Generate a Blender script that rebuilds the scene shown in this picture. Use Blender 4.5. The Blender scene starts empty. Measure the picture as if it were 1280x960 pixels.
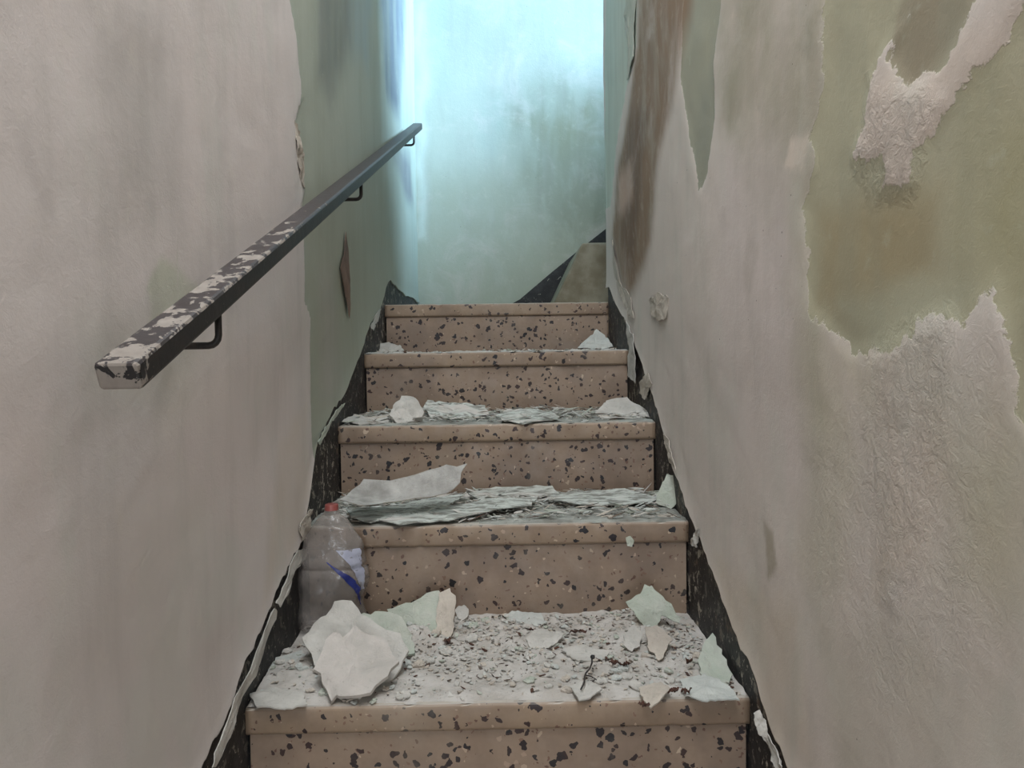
import bpy, bmesh, math, random
import numpy as np
from mathutils import Vector, Matrix, noise as mnoise

# ------------------------------------------------------------------ camera
EYE = 1.57
F_PX = 900.0
VPX, HOR, ROLL = 626.0, 455.0, math.radians(0.8)
YAW = math.atan((640-VPX)/F_PX); PITCH = math.atan((480-HOR)/F_PX)
scn = bpy.context.scene
cam_d = bpy.data.cameras.new('camera'); cam = bpy.data.objects.new('camera', cam_d)
scn.collection.objects.link(cam); scn.camera = cam
cam_d.sensor_width = 36.0; cam_d.lens = 36.0*F_PX/1280.0; cam_d.clip_start = 0.02
CM = Matrix.Rotation(-YAW, 4, 'Z') @ Matrix.Rotation(math.pi/2-PITCH, 4, 'X') @ Matrix.Rotation(-ROLL, 4, 'Z')
cam.matrix_world = Matrix.Translation((0, 0, EYE)) @ CM
# ------------------------------------------------------------------ world, light, exposure
scn.view_settings.view_transform = 'Standard'; scn.view_settings.look = 'None'
scn.view_settings.gamma = 1.0; scn.view_settings.use_curve_mapping = False
scn.view_settings.exposure = 0.0
W = bpy.data.worlds.new('world'); scn.world = W; W.use_nodes = True
W.node_tree.nodes['Background'].inputs[0].default_value = (0.72, 0.86, 1.0, 1)
W.node_tree.nodes['Background'].inputs[1].default_value = 0.6

def area_light(name, loc, target, sx, sy, power, col, spread=math.pi):
    l = bpy.data.lights.new(name, 'AREA'); l.shape = 'RECTANGLE'; l.size = sx; l.size_y = sy
    l.energy = power; l.color = col; l.spread = spread
    o = bpy.data.objects.new(name, l); scn.collection.objects.link(o); o.location = loc
    o.rotation_euler = (Vector(target)-Vector(loc)).to_track_quat('-Z', 'Y').to_euler()
    return o
# daylight entering through the entrance doorway at the foot of the stair
area_light('entrance_daylight', (-0.01, -2.45, 1.25), (-0.01, 1.0, 1.5), 0.70, 2.0, 32, (0.88, 0.94, 1.0))
# added overhead fill light, no real lamp: evens out near walls and treads
area_light('stairwell_fill', (-0.01, 0.30, 3.62), (-0.01, 0.45, 1.0), 0.55, 2.2, 46, (0.88, 0.94, 1.0))
# cool daylight of the window high over the upper flight, which turns right
area_light('window_daylight', (4.0, 1.8, 4.66), (0.1, 3.4, 2.8), 2.5, 0.60, 1250, (0.42, 0.70, 1.0))

# ------------------------------------------------------------------ helpers
def lin(r, g, b):
    def f(c):
        c /= 255.0
        return c/12.92 if c <= 0.04045 else ((c+0.055)/1.055)**2.4
    return (f(r), f(g), f(b), 1.0)

def tag(o, label=None, cat=None, group=None, kind=None):
    if label: o['label'] = label
    if cat: o['category'] = cat
    if group: o['group'] = group
    if kind: o['kind'] = kind
    return o
def mesh_obj(name, verts, faces, mats, parent=None, smooth=False, mi=None):
    me = bpy.data.meshes.new(name); me.from_pydata([tuple(v) for v in verts], [], [tuple(f) for f in faces])
    for m in (mats if isinstance(mats, (list, tuple)) else [mats]): me.materials.append(m)
    if mi is not None: me.polygons.foreach_set('material_index', mi)
    if smooth: me.polygons.foreach_set('use_smooth', [True]*len(me.polygons))
    me.update()
    o = bpy.data.objects.new(name, me); scn.collection.objects.link(o)
    if parent: o.parent = parent
    return o
def bm_obj(name, bm, mats, parent=None, smooth=False):
    me = bpy.data.meshes.new(name); bm.to_mesh(me); bm.free()
    for m in (mats if isinstance(mats, (list, tuple)) else [mats]): me.materials.append(m)
    if smooth: me.polygons.foreach_set('use_smooth', [True]*len(me.polygons))
    o = bpy.data.objects.new(name, me); scn.collection.objects.link(o)
    if parent: o.parent = parent
    return o
def empty(name, loc=(0, 0, 0)):
    o = bpy.data.objects.new(name, None); scn.collection.objects.link(o); o.location = loc
    o.empty_display_size = 0.05
    return o
def rebase(o, loc):
    """put the origin of a mesh object at loc without moving its shape"""
    o.data.transform(Matrix.Translation(-Vector(loc))); o.location = loc
    return o
def ray(px, py):
    d = Vector(((px-640)/F_PX, -(py-480)/F_PX, -1.0))
    return (CM.to_3x3() @ d)
def on_plane(px, py, p, n):
    d = ray(px, py); o = Vector((0, 0, EYE)); n = Vector(n)
    return o + d*((Vector(p)-o).dot(n)/d.dot(n))
def on_x(px, py, x): return on_plane(px, py, (x, 0, 0), (1, 0, 0))
def on_y(px, py, y): return on_plane(px, py, (0, y, 0), (0, 1, 0))
def on_z(px, py, z): return on_plane(px, py, (0, 0, z), (0, 0, 1))

# numpy value noise
def vnoise(x, y, seed=0):
    xi = np.floor(x).astype(np.int64); yi = np.floor(y).astype(np.int64)
    fx = x-xi; fy = y-yi; fx = fx*fx*(3-2*fx); fy = fy*fy*(3-2*fy)
    def h(a, b):
        n = (a*374761393 + b*668265263 + seed*2147483647) & 0xffffffff
        n = ((n ^ (n >> 13))*1274126177) & 0xffffffff
        return ((n ^ (n >> 16)) & 0xffff)/65535.0
    return (h(xi, yi)*(1-fx)+h(xi+1, yi)*fx)*(1-fy)+(h(xi, yi+1)*(1-fx)+h(xi+1, yi+1)*fx)*fy
def fbm(x, y, seed=0, o=4):
    s = 0; a = 0.5; t = 0
    for k in range(o):
        s = s+a*vnoise(x*2**k+17.3*k, y*2**k-9.1*k, seed+k); t += a; a *= 0.5
    return s/t
def sstep(a, b, x):
    t = np.clip((x-a)/(b-a), 0, 1); return t*t*(3-2*t)
def poly_sdf(X, Y, poly):
    """signed distance (negative inside) of points to a polygon"""
    P = np.array(poly, float); d = np.full(X.shape, 1e9); ins = np.zeros(X.shape, bool)
    for i in range(len(P)):
        a = P[i]; b = P[(i+1) % len(P)]
        ex, ey = b-a; wx = X-a[0]; wy = Y-a[1]
        t = np.clip((wx*ex+wy*ey)/(ex*ex+ey*ey+1e-12), 0, 1)
        d = np.minimum(d, (wx-ex*t)**2+(wy-ey*t)**2)
        c = (a[1] > Y) != (b[1] > Y)
        with np.errstate(divide='ignore', invalid='ignore'):
            xx = (b[0]-a[0])*(Y-a[1])/(b[1]-a[1]+1e-12)+a[0]
        ins ^= c & (X < xx)
    d = np.sqrt(d); return np.where(ins, -d, d)

# ------------------------------------------------------------------ materials
class NT:
    def __init__(s, name):
        s.m = bpy.data.materials.new(name); s.m.use_nodes = True; s.t = s.m.node_tree
        s.b = s.t.nodes['Principled BSDF']; s.out = s.t.nodes['Material Output']
    def n(s, typ, **kw):
        o = s.t.nodes.new(typ)
        for k, v in kw.items():
            if k.startswith('i_'): o.inputs[k[2:].replace('_', ' ')].default_value = v
            else: setattr(o, k, v)
        return o
    def l(s, a, b): s.t.links.new(a, b)
    def val(s, x, sock):
        if hasattr(x, 'is_output'): s.l(x, sock)
        else: sock.default_value = x
    def math(s, op, a, b=0.0, c=None, clamp=False):
        o = s.n('ShaderNodeMath', operation=op, use_clamp=clamp); s.val(a, o.inputs[0]); s.val(b, o.inputs[1])
        if c is not None: s.val(c, o.inputs[2])
        return o.outputs[0]
    def mix(s, f, a, b, bt='MIX'):
        o = s.n('ShaderNodeMix', data_type='RGBA', blend_type=bt); s.val(f, o.inputs[0]); s.val(a, o.inputs[6]); s.val(b, o.inputs[7])
        return o.outputs[2]
    def rng(s, x, a, b, c=0.0, d=1.0, smooth=True):
        o = s.n('ShaderNodeMapRange', interpolation_type='SMOOTHSTEP' if smooth else 'LINEAR')
        s.val(x, o.inputs[0])
        for i, v in enumerate((a, b, c, d)): o.inputs[i+1].default_value = v
        return o.outputs[0]
    def coord(s, scale=(1, 1, 1), rot=(0, 0, 0)):
        c = s.n('ShaderNodeTexCoord'); m = s.n('ShaderNodeMapping'); m.inputs['Scale'].default_value = scale
        m.inputs['Rotation'].default_value = rot
        s.l(c.outputs['Object'], m.inputs[0]); return m.outputs[0]
    def noise(s, vec, scale, detail=4, rough=0.55, dist=0.0, col=False):
        o = s.n('ShaderNodeTexNoise'); s.l(vec, o.inputs['Vector']); o.inputs['Scale'].default_value = scale
        o.inputs['Detail'].default_value = detail; o.inputs['Roughness'].default_value = rough; o.inputs['Distortion'].default_value = dist
        return o.outputs['Color' if col else 'Fac']
    def vor(s, vec, scale, feat='F1', rnd=1.0):
        o = s.n('ShaderNodeTexVoronoi', feature=feat); s.l(vec, o.inputs['Vector']); o.inputs['Scale'].default_value = scale
        o.inputs['Randomness'].default_value = rnd
        return o
    def bump(s, h, strength, dist, prev=None):
        o = s.n('ShaderNodeBump'); s.l(h, o.inputs['Height']); o.inputs['Strength'].default_value = strength
        o.inputs['Distance'].default_value = dist
        if prev is not None: s.l(prev, o.inputs['Normal'])
        return o.outputs[0]
    def fin(s, col=None, rough=None, nor=None):
        if col is not None: s.val(col, s.b.inputs['Base Color'])
        if rough is not None: s.val(rough, s.b.inputs['Roughness'])
        if nor is not None: s.l(nor, s.b.inputs['Normal'])
        return s.m

def mat_terrazzo(name, base, base2):
    t = NT(name); c = t.coord()
    d = t.noise(c, 70, 2, 0.5, col=True)
    off = t.n('ShaderNodeVectorMath', operation='SCALE'); off.inputs['Scale'].default_value = 0.020; t.l(d, off.inputs[0])
    v = t.n('ShaderNodeVectorMath', operation='ADD'); t.l(c, v.inputs[0]); t.l(off.outputs[0], v.inputs[1]); v = v.outputs[0]
    col = t.mix(t.rng(t.noise(c, 9, 4), 0.35, 0.68), base, base2)
    col = t.mix(t.math('MULTIPLY', t.noise(c, 120, 2), 0.35), col, lin(112, 96, 80))
    def chips(scale, thr, sel, colour, col, seed):
        m = t.n('ShaderNodeVectorMath', operation='ADD'); t.l(v, m.inputs[0]); m.inputs[1].default_value = (seed, seed*1.7, -seed)
        vo = t.vor(m.outputs[0], scale)
        sp = t.n('ShaderNodeSeparateColor'); t.l(vo.outputs['Color'], sp.inputs[0])
        size = t.math('MULTIPLY', sp.outputs[1], thr)
        near = t.math('LESS_THAN', vo.outputs['Distance'], size)
        on = t.math('LESS_THAN', sp.outputs[0], sel)
        f = t.math('MULTIPLY', near, on)
        cc = t.mix(sp.outputs[2], colour[0], colour[1])
        return t.mix(f, col, cc)
    col = chips(75, 0.36, 0.26, (lin(180, 160, 138), lin(156, 132, 114)), col, 3.1)
    col = chips(120, 0.40, 0.25, (lin(98, 72, 60), lin(126, 98, 82)), col, 7.7)
    col = chips(74, 0.50, 0.36, (lin(26, 22, 24), lin(58, 38, 34)), col, 1.3)
    col = chips(50, 0.44, 0.34, (lin(24, 23, 28), lin(50, 36, 34)), col, 5.9)
    # grey lime dust lying on the upper faces
    g = t.n('ShaderNodeNewGeometry'); sx = t.n('ShaderNodeSeparateXYZ'); t.l(g.outputs['True Normal'], sx.inputs[0])
    up = t.rng(sx.outputs[2], 0.6, 0.95)
    dn = t.math('MULTIPLY', up, t.rng(t.noise(c, 16, 5, 0.65), 0.25, 0.5))
    col = t.mix(t.math('MULTIPLY', dn, 0.85), col, lin(186, 178, 166))
    smear = t.math('MULTIPLY', t.rng(t.noise(t.coord((1, 1, 1)), 6, 5, 0.7), 0.50, 0.75), 0.35)
    col = t.mix(smear, col, lin(156, 144, 128))
    n = t.bump(t.noise(c, 45, 5, 0.6), 0.25, 0.002)
    return t.fin(col, t.rng(t.noise(c, 30, 3), 0.3, 0.7, 0.42, 0.7), n)

def mat_wall(name, roughness=0.85, streak=1.0):
    t = NT(name); c = t.coord()
    A = t.n('ShaderNodeAttribute', attribute_name='tint_a').outputs['Color']
    B = t.n('ShaderNodeAttribute', attribute_name='tint_b').outputs['Color']
    mk = t.n('ShaderNodeAttribute', attribute_name='layer').outputs['Fac']
    rg = t.n('ShaderNodeAttribute', attribute_name='rough').outputs['Fac']
    fine = t.noise(c, 55, 5, 0.65)
    m2 = t.math('ADD', mk, t.math('MULTIPLY', t.math('SUBTRACT', fine, 0.5), 0.5))
    m2 = t.math('ADD', m2, t.math('MULTIPLY', t.math('SUBTRACT', t.noise(c, 17, 4, 0.6), 0.5), 0.6))
    fac = t.rng(m2, 0.475, 0.525)
    cs = t.coord((1, 1, 0.16))
    st = t.noise(cs, 16, 6, 0.6)
    A2 = t.mix(t.math('MULTIPLY', t.rng(st, 0.45, 0.72), 0.20*streak), A, lin(150, 146, 138))
    A2 = t.mix(t.math('MULTIPLY', t.rng(t.noise(c, 5, 6, 0.65, 0.6), 0.48, 0.72), 0.30), A2, lin(212, 200, 194))
    A2 = t.mix(t.math('MULTIPLY', t.rng(t.noise(c, 22, 6, 0.7), 0.52, 0.75), 0.18), A2, lin(214, 208, 192))
    A2 = t.mix(t.math('MULTIPLY', t.rng(t.noise(t.coord((1, 1, 0.5)), 7, 5, 0.6, 0.4), 0.5, 0.68), 0.25), A2, lin(184, 188, 176))
    B2 = t.mix(t.math('MULTIPLY', t.rng(t.noise(cs, 11, 6, 0.6), 0.42, 0.7), 0.35), B, lin(146, 148, 130))
    B2 = t.mix(t.math('MULTIPLY', t.rng(t.noise(c, 30, 5, 0.7), 0.58, 0.75), 0.25), B2, lin(186, 190, 172))
    col = t.mix(fac, B2, A2)
    # pale broken rim where one layer ends
    rim = t.math('SUBTRACT', 1.0, t.rng(t.math('ABSOLUTE', t.math('SUBTRACT', m2, 0.54)), 0.0, 0.05), clamp=True)
    col = t.mix(t.math('MULTIPLY', rim, 0.12), col, lin(215, 206, 194))
    # tiny dark pits
    vo = t.vor(c, 60); sp = t.n('ShaderNodeSeparateColor'); t.l(vo.outputs['Color'], sp.inputs[0])
    pit = t.math('MULTIPLY', t.math('LESS_THAN', vo.outputs['Distance'], 0.09), t.math('LESS_THAN', sp.outputs[0], 0.035))
    col = t.mix(t.math('MULTIPLY', pit, 0.7), col, lin(60, 52, 45))
    # relief: layer step, sanded grain, crumbly render where rough
    wr = t.noise(c, 75, 6, 0.7, 0.5); fl = t.noise(c, 14, 5, 0.6, 0.8)
    h = t.math('ADD', t.math('MULTIPLY', fac, 1.0), t.math('MULTIPLY', fl, 0.5))
    n1 = t.bump(h, 0.4, 0.002)
    h2 = t.math('MULTIPLY', wr, t.math('ADD', t.math('MULTIPLY', rg, 1.7), 0.18))
    n2 = t.bump(h2, 1.0, 0.0035, n1)
    n3 = t.bump(t.noise(c, 420, 2, 0.5), 0.25, 0.0006, n2)
    return t.fin(col, roughness, n3)

def mat_black(name, sh=0.0):
    t = NT(name); c = t.coord()
    s1 = t.rng(t.noise(c, 42, 5, 0.7, 0.4), 0.565+sh, 0.60+sh)
    s2 = t.rng(t.noise(c, 110, 4, 0.6), 0.63+sh, 0.67+sh)
    lowm = t.rng(t.noise(c, 6, 3), 0.46, 0.62)
    col = t.mix(t.rng(t.noise(c, 25, 4), 0.4, 0.7), lin(20, 20, 21), lin(44, 42, 42))
    col = t.mix(t.math('MULTIPLY', t.rng(t.noise(c, 13, 4, 0.6), 0.60, 0.72), 0.8), col, lin(116, 96, 80))
    col = t.mix(t.math('MULTIPLY', s1, t.math('ADD', t.math('MULTIPLY', lowm, 0.8), 0.2)), col, lin(176, 170, 156))
    col = t.mix(t.math('MULTIPLY', s2, 0.6), col, lin(168, 160, 148))
    return t.fin(col, 0.6, t.bump(t.noise(c, 60, 5), 0.5, 0.003))

def mat_flake(name, a, b, specks=0.3):
    t = NT(name); c = t.coord()
    col = t.mix(t.rng(t.noise(c, 18, 5, 0.6), 0.3, 0.7), a, b)
    col = t.mix(t.math('MULTIPLY', t.rng(t.noise(c, 140, 4, 0.7), 0.60, 0.70), specks), col, lin(112, 100, 86))
    return t.fin(col, 0.85, t.bump(t.noise(c, 55, 6, 0.7, 0.6), 0.8, 0.0045))

def mat_plain(name, a, b, scale=20, rough=0.7, bump=0.2):
    t = NT(name); c = t.coord()
    col = t.mix(t.rng(t.noise(c, scale, 5, 0.6), 0.35, 0.65), a, b)
    return t.fin(col, rough, t.bump(t.noise(c, scale*3, 4), bump, 0.002))

M = {}
M['tread'] = mat_terrazzo('terrazzo_tread', lin(150, 129, 107), lin(130, 110, 92))
M['riser'] = mat_terrazzo('terrazzo_riser', lin(150, 129, 110), lin(128, 109, 94))
M['wall'] = mat_wall('flaking_wall')
M['black'] = mat_black('black_skirting_paint')
M['black_clean'] = mat_black('black_skirting_landing', 0.06)
M['white'] = mat_flake('white_plaster_flake', lin(196, 192, 184), lin(174, 170, 162))
M['cream'] = mat_flake('cream_plaster', lin(194, 184, 170), lin(172, 162, 150))
M['mint'] = mat_flake('mint_paint_flake', lin(166, 173, 158), lin(182, 184, 172))
M['ice'] = mat_flake('pale_blue_green_flake', lin(192, 194, 187), lin(178, 180, 174), 0.3)
def mat_streaky():
    t = NT('streaked_paint_shreds'); c = t.coord((0.25, 1, 1), (0, 0, 0.15))
    n = t.noise(c, 90, 5, 0.65, 0.5)
    col = t.mix(t.rng(n, 0.42, 0.56), lin(128, 128, 120), lin(188, 192, 184))
    col = t.mix(t.rng(t.noise(c, 30, 4), 0.5, 0.7), col, lin(196, 190, 182))
    return t.fin(col, 0.85, t.bump(n, 0.8, 0.004))
M['streaky'] = mat_streaky()
M['sheet'] = mat_flake('grey_white_sheet', lin(178, 176, 170), lin(132, 130, 124), 0.3)
M['dust'] = mat_flake('lime_dust', lin(194, 189, 182), lin(172, 165, 156), 0.6)
M['dust_green'] = mat_flake('dust_on_middle_treads', lin(162, 164, 156), lin(116, 114, 106), 0.8)
M['brown'] = mat_plain('dry_brown', lin(86, 52, 36), lin(54, 36, 28))
M['grit'] = mat_plain('dark_grit', lin(60, 52, 46), lin(98, 84, 70))
M['floor'] = mat_terrazzo('terrazzo_floor', lin(160, 134, 110), lin(150, 122, 100))
M['ceiling'] = mat_plain('ceiling_paint', lin(196, 190, 180), lin(176, 172, 160), 4)
M['frame'] = mat_plain('window_paint', lin(200, 204, 200), lin(180, 184, 180), 8)

# ------------------------------------------------------------------ stair dimensions
XL, XR = -0.390, 0.370           # plaster faces
SL, SR = -0.396, 0.376           # skirting faces
RISE, GO = 0.1753, 0.321
Y_A, Z_A = 1.086, 1.052          # nosing of the nearest tread in view (the sixth)
NY = [1.086, 1.440, 1.745, 2.100, 2.490]; NZ = [1.052, 1.247, 1.4246, 1.606, 1.780]   # the old steps are uneven
def ny(i): return NY[i] if 0 <= i < 5 else (Y_A+i*GO if i < 0 else NY[4]+(i-4)*0.36)
def nz(i): return NZ[i] if 0 <= i < 5 else (Z_A+i*RISE if i < 0 else NZ[4]+(i-4)*0.18)
LAND = nz(4)
Y_BACK = 3.50
SLOPE = RISE/GO
_ly = np.array([ny(i) for i in range(-6, 7)]); _lz = np.array([nz(i) for i in range(-6, 7)])
def nose_line(y): return np.interp(y, _ly, _lz)

def bevel_box(x0, x1, y0, y1, z0, z1, r=0.006, seg=3, front_only=True):
    bm = bmesh.new(); bmesh.ops.create_cube(bm, size=1)
    for v in bm.verts: v.co = Vector(((x0+x1)/2+v.co.x*(x1-x0), (y0+y1)/2+v.co.y*(y1-y0), (z0+z1)/2+v.co.z*(z1-z0)))
    es = [e for e in bm.edges if abs(e.verts[0].co.x-e.verts[1].co.x) > 1e-5 and e.verts[0].co.y < (y0+y1)/2] if front_only else bm.edges[:]
    bmesh.ops.bevel(bm, geom=es, offset=r, segments=seg, profile=0.5, affect='EDGES')
    return bm

stair = empty('staircase', ((SL+SR)/2, ny(-5), 0))
tag(stair, 'narrow beige terrazzo staircase with dark chips climbing between the two peeling walls', 'staircase')
so = Vector(stair.location)
random.seed(4)
for i in range(-5, 5):
    y, z = ny(i), nz(i)
    yb = ny(i+1)+0.016 if i < 4 else y+0.28
    bm = bevel_box(SL+0.0005, SR-0.0005, y, yb, z-0.043, z, 0.007)
    # slightly chipped front edge
    bmesh.ops.subdivide_edges(bm, edges=[e for e in bm.edges if abs(e.verts[0].co.x-e.verts[1].co.x) > 0.5], cuts=70)
    for v in bm.verts:
        if v.co.y < y+0.012:
            k = mnoise.noise(Vector((v.co.x*14, i*7.1, v.co.z*20)))
            k2 = mnoise.noise(Vector((v.co.x*45, i*3.1, v.co.z*40)))
            v.co.y += max(0, k2-0.32)*0.012+k*0.0012
            if v.co.z > z-0.003: v.co.z -= max(0, k2-0.3)*0.010
    o = bm_obj('tread', bm, M['tread'], stair, True)
    o.data.transform(Matrix.Translation(-so))
    bm = bevel_box(SL+0.004, SR-0.004, y+0.009, y+0.05, nz(i-1)+0.0005 if i > -5 else 0.0, z-0.0435, 0.002, 1)
    o = bm_obj('riser', bm, M['riser'], stair); o.data.transform(Matrix.Translation(-so))

# floor and landing
def box_obj(name, x0, x1, y0, y1, z0, z1, m, parent=None):
    bm = bmesh.new(); bmesh.ops.create_cube(bm, size=1)
    for v in bm.verts: v.co = Vector((v.co.x*(x1-x0), v.co.y*(y1-y0), v.co.z*(z1-z0)))
    c = Vector(((x0+x1)/2, (y0+y1)/2, (z0+z1)/2))
    for v in bm.verts: v.co += c
    return bm_obj(name, bm, m, parent)
tag(box_obj('floor', -0.6, 0.6, -2.7, ny(-5)+0.05, -0.08, 0.0, M['floor']), kind='structure')
tag(box_obj('floor_landing', SL, 0.45, ny(4)+0.281, Y_BACK, LAND-0.10, LAND, M['floor']), kind='structure')

# ------------------------------------------------------------------ the walls
def wall_surface(name, pts, nu, nv, tintA, tintB, layer, rough, mat):
    me = bpy.data.meshes.new(name)
    idx = np.arange(nu*nv).reshape(nu, nv)
    q = np.stack([idx[:-1, :-1], idx[1:, :-1], idx[1:, 1:], idx[:-1, 1:]], -1).reshape(-1, 4)
    me.vertices.add(nu*nv); me.vertices.foreach_set('co', pts.reshape(-1).astype(np.float32))
    me.loops.add(q.size); me.loops.foreach_set('vertex_index', q.reshape(-1).astype(np.int32))
    me.polygons.add(len(q)); me.polygons.foreach_set('loop_start', (np.arange(len(q))*4).astype(np.int32))
    me.polygons.foreach_set('use_smooth', np.ones(len(q), bool))
    me.update(calc_edges=True)
    for nm, arr in (('tint_a', tintA), ('tint_b', tintB)):
        a = me.attributes.new(nm, 'FLOAT_COLOR', 'POINT')
        rgba = np.concatenate([arr.reshape(-1, 3), np.ones((nu*nv, 1))], 1)
        a.data.foreach_set('color', rgba.reshape(-1).astype(np.float32))
    for nm, arr in (('layer', layer), ('rough', rough)):
        a = me.attributes.new(nm, 'FLOAT', 'POINT'); a.data.foreach_set('value', arr.reshape(-1).astype(np.float32))
    me.materials.append(mat)
    o = bpy.data.objects.new(name, me); scn.collection.objects.link(o)
    return o
GAIN = 1.38
def L3(r, g, b):
    c = np.array(lin(r, g, b)[:3])*GAIN
    return (c*0.78+c.mean()*0.22)*np.array([1.0, 0.986, 1.0])
class Paint:
    """albedo fields in wall coordinates (a = along the wall, z = height)"""
    def __init__(s, A, Z, a_col, b_col):
        s.A, s.Z = A, Z
        s.a = np.tile(L3(*a_col), A.shape+(1,)); s.b = np.tile(L3(*b_col), A.shape+(1,))
        s.wx = (fbm(A*9, Z*9, 5)-0.5); s.wz = (fbm(A*9, Z*9, 11)-0.5)
        s.layer = np.ones(A.shape); s.rough = np.zeros(A.shape)
    def sdf(s, poly, warp=0.03):
        return poly_sdf(s.A+s.wx*warp, s.Z+s.wz*warp, poly)
    def stain(s, poly, col, soft=0.03, op=0.8, which='a', warp=0.05, noisy=0.4, streak=False):  # blends in a colour patch: stains, also some painted light and shade
        f = 1-sstep(-soft, soft, s.sdf(poly, warp))
        if streak: n = fbm(s.A*40, s.Z*4, 23)
        else: n = fbm(s.A*14, s.Z*9, 29)
        f = f*op*(1-noisy+noisy*2*(n-0.15))
        f = np.clip(f, 0, 1)[..., None]
        if 'a' in which: s.a = s.a*(1-f)+L3(*col)*f
        if 'b' in which: s.b = s.b*(1-f)+L3(*col)*f
    def strip(s, poly, val=0.0, band=0.02, warp=0.03):
        """the top layer is gone inside the polygon"""
        d = s.sdf(poly, warp); f = np.clip(0.5+d/(2*band), 0, 1)
        s.layer = np.minimum(s.layer, f) if val < 0.5 else np.maximum(s.layer, 1-f)
    def rub(s, poly, amt=1.0, soft=0.03):
        s.rough = np.maximum(s.rough, amt*(1-sstep(-soft, soft, s.sdf(poly, 0.06))))

BOT = 0.0
def edge_path(pxs, x):
    """lower edge of a plaster face, from points on it -> (y, z) arrays"""
    p = [on_x(a, b, x) for a, b in pxs]
    p.sort(key=lambda v: v.y)
    return np.array([v.y for v in p]), np.array([v.z for v in p])

def side_wall(name, X, sgn, edge, y_end, ncols, nrows, paint_fn, top=3.7, y_start=-2.6):
    """sgn = +1 when the room is on the +x side"""
    cols_px = np.linspace(1, 0, ncols)
    ynear = 0.33
    inv = (1/ynear)*cols_px+(1/y_end)*(1-cols_px)
    ys = np.concatenate([np.linspace(y_start, ynear, 40)[:-1], np.sort(1/inv)])
    ey, ez = edge
    base = nose_line(ys)+0.055
    inside = (ys >= ey[0]) & (ys <= ey[-1])
    eb = np.where(inside, np.interp(ys, ey, ez), base)
    eb = np.where(ys < ny(-5)-0.05, 0.08, np.maximum(eb, 0.08))
    eb = np.where(ys > ey[-1], ez[-1], eb)
    jag = (vnoise(ys*55, ys*0+3, 3)-0.5)*0.012+(vnoise(ys*17, ys*0+8, 4)-0.5)*0.012
    eb = eb+jag*(ys > 0.2)
    t = np.linspace(0, 1, nrows)**1.25
    A = np.repeat(ys[:, None], nrows, 1)
    Z = eb[:, None]+(top-eb[:, None])*t[None, :]
    P = paint_fn(A, Z)
    n = fbm(A*3.5, Z*3.5, 41)-0.5
    n2 = fbm(A*28, Z*22, 43, 3)-0.5
    off = n*0.010+n2*(0.0012+0.001*P.rough)+sstep(0.3, 0.7, P.layer)*0.0025-0.002
    # the plaster bellies out a little along its broken lower edge
    off = off+0.003*np.exp(-(Z-eb[:, None])/0.02)
    pts = np.stack([X+sgn*off, A, Z], -1)
    # lip: fold the lower edge back to the masonry
    lip = pts[:, :1, :].copy(); lip[..., 0] = X-sgn*0.0065; lip[..., 2] += 0.002
    pts = np.concatenate([lip, pts], 1)
    cat = lambda a: np.concatenate([a[:, :1], a], 1)
    if sgn > 0: order = slice(None)
    else: order = slice(None, None, -1)
    pts = pts[order]
    return wall_surface(name, pts, len(ys), nrows+1, cat(P.a)[order], cat(P.b)[order], cat(P.layer)[order], cat(P.rough)[order], M['wall'])

def wp(pxs, X): return [(v.y, v.z) for v in (on_x(a, b, X) for a, b in pxs)]

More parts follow.
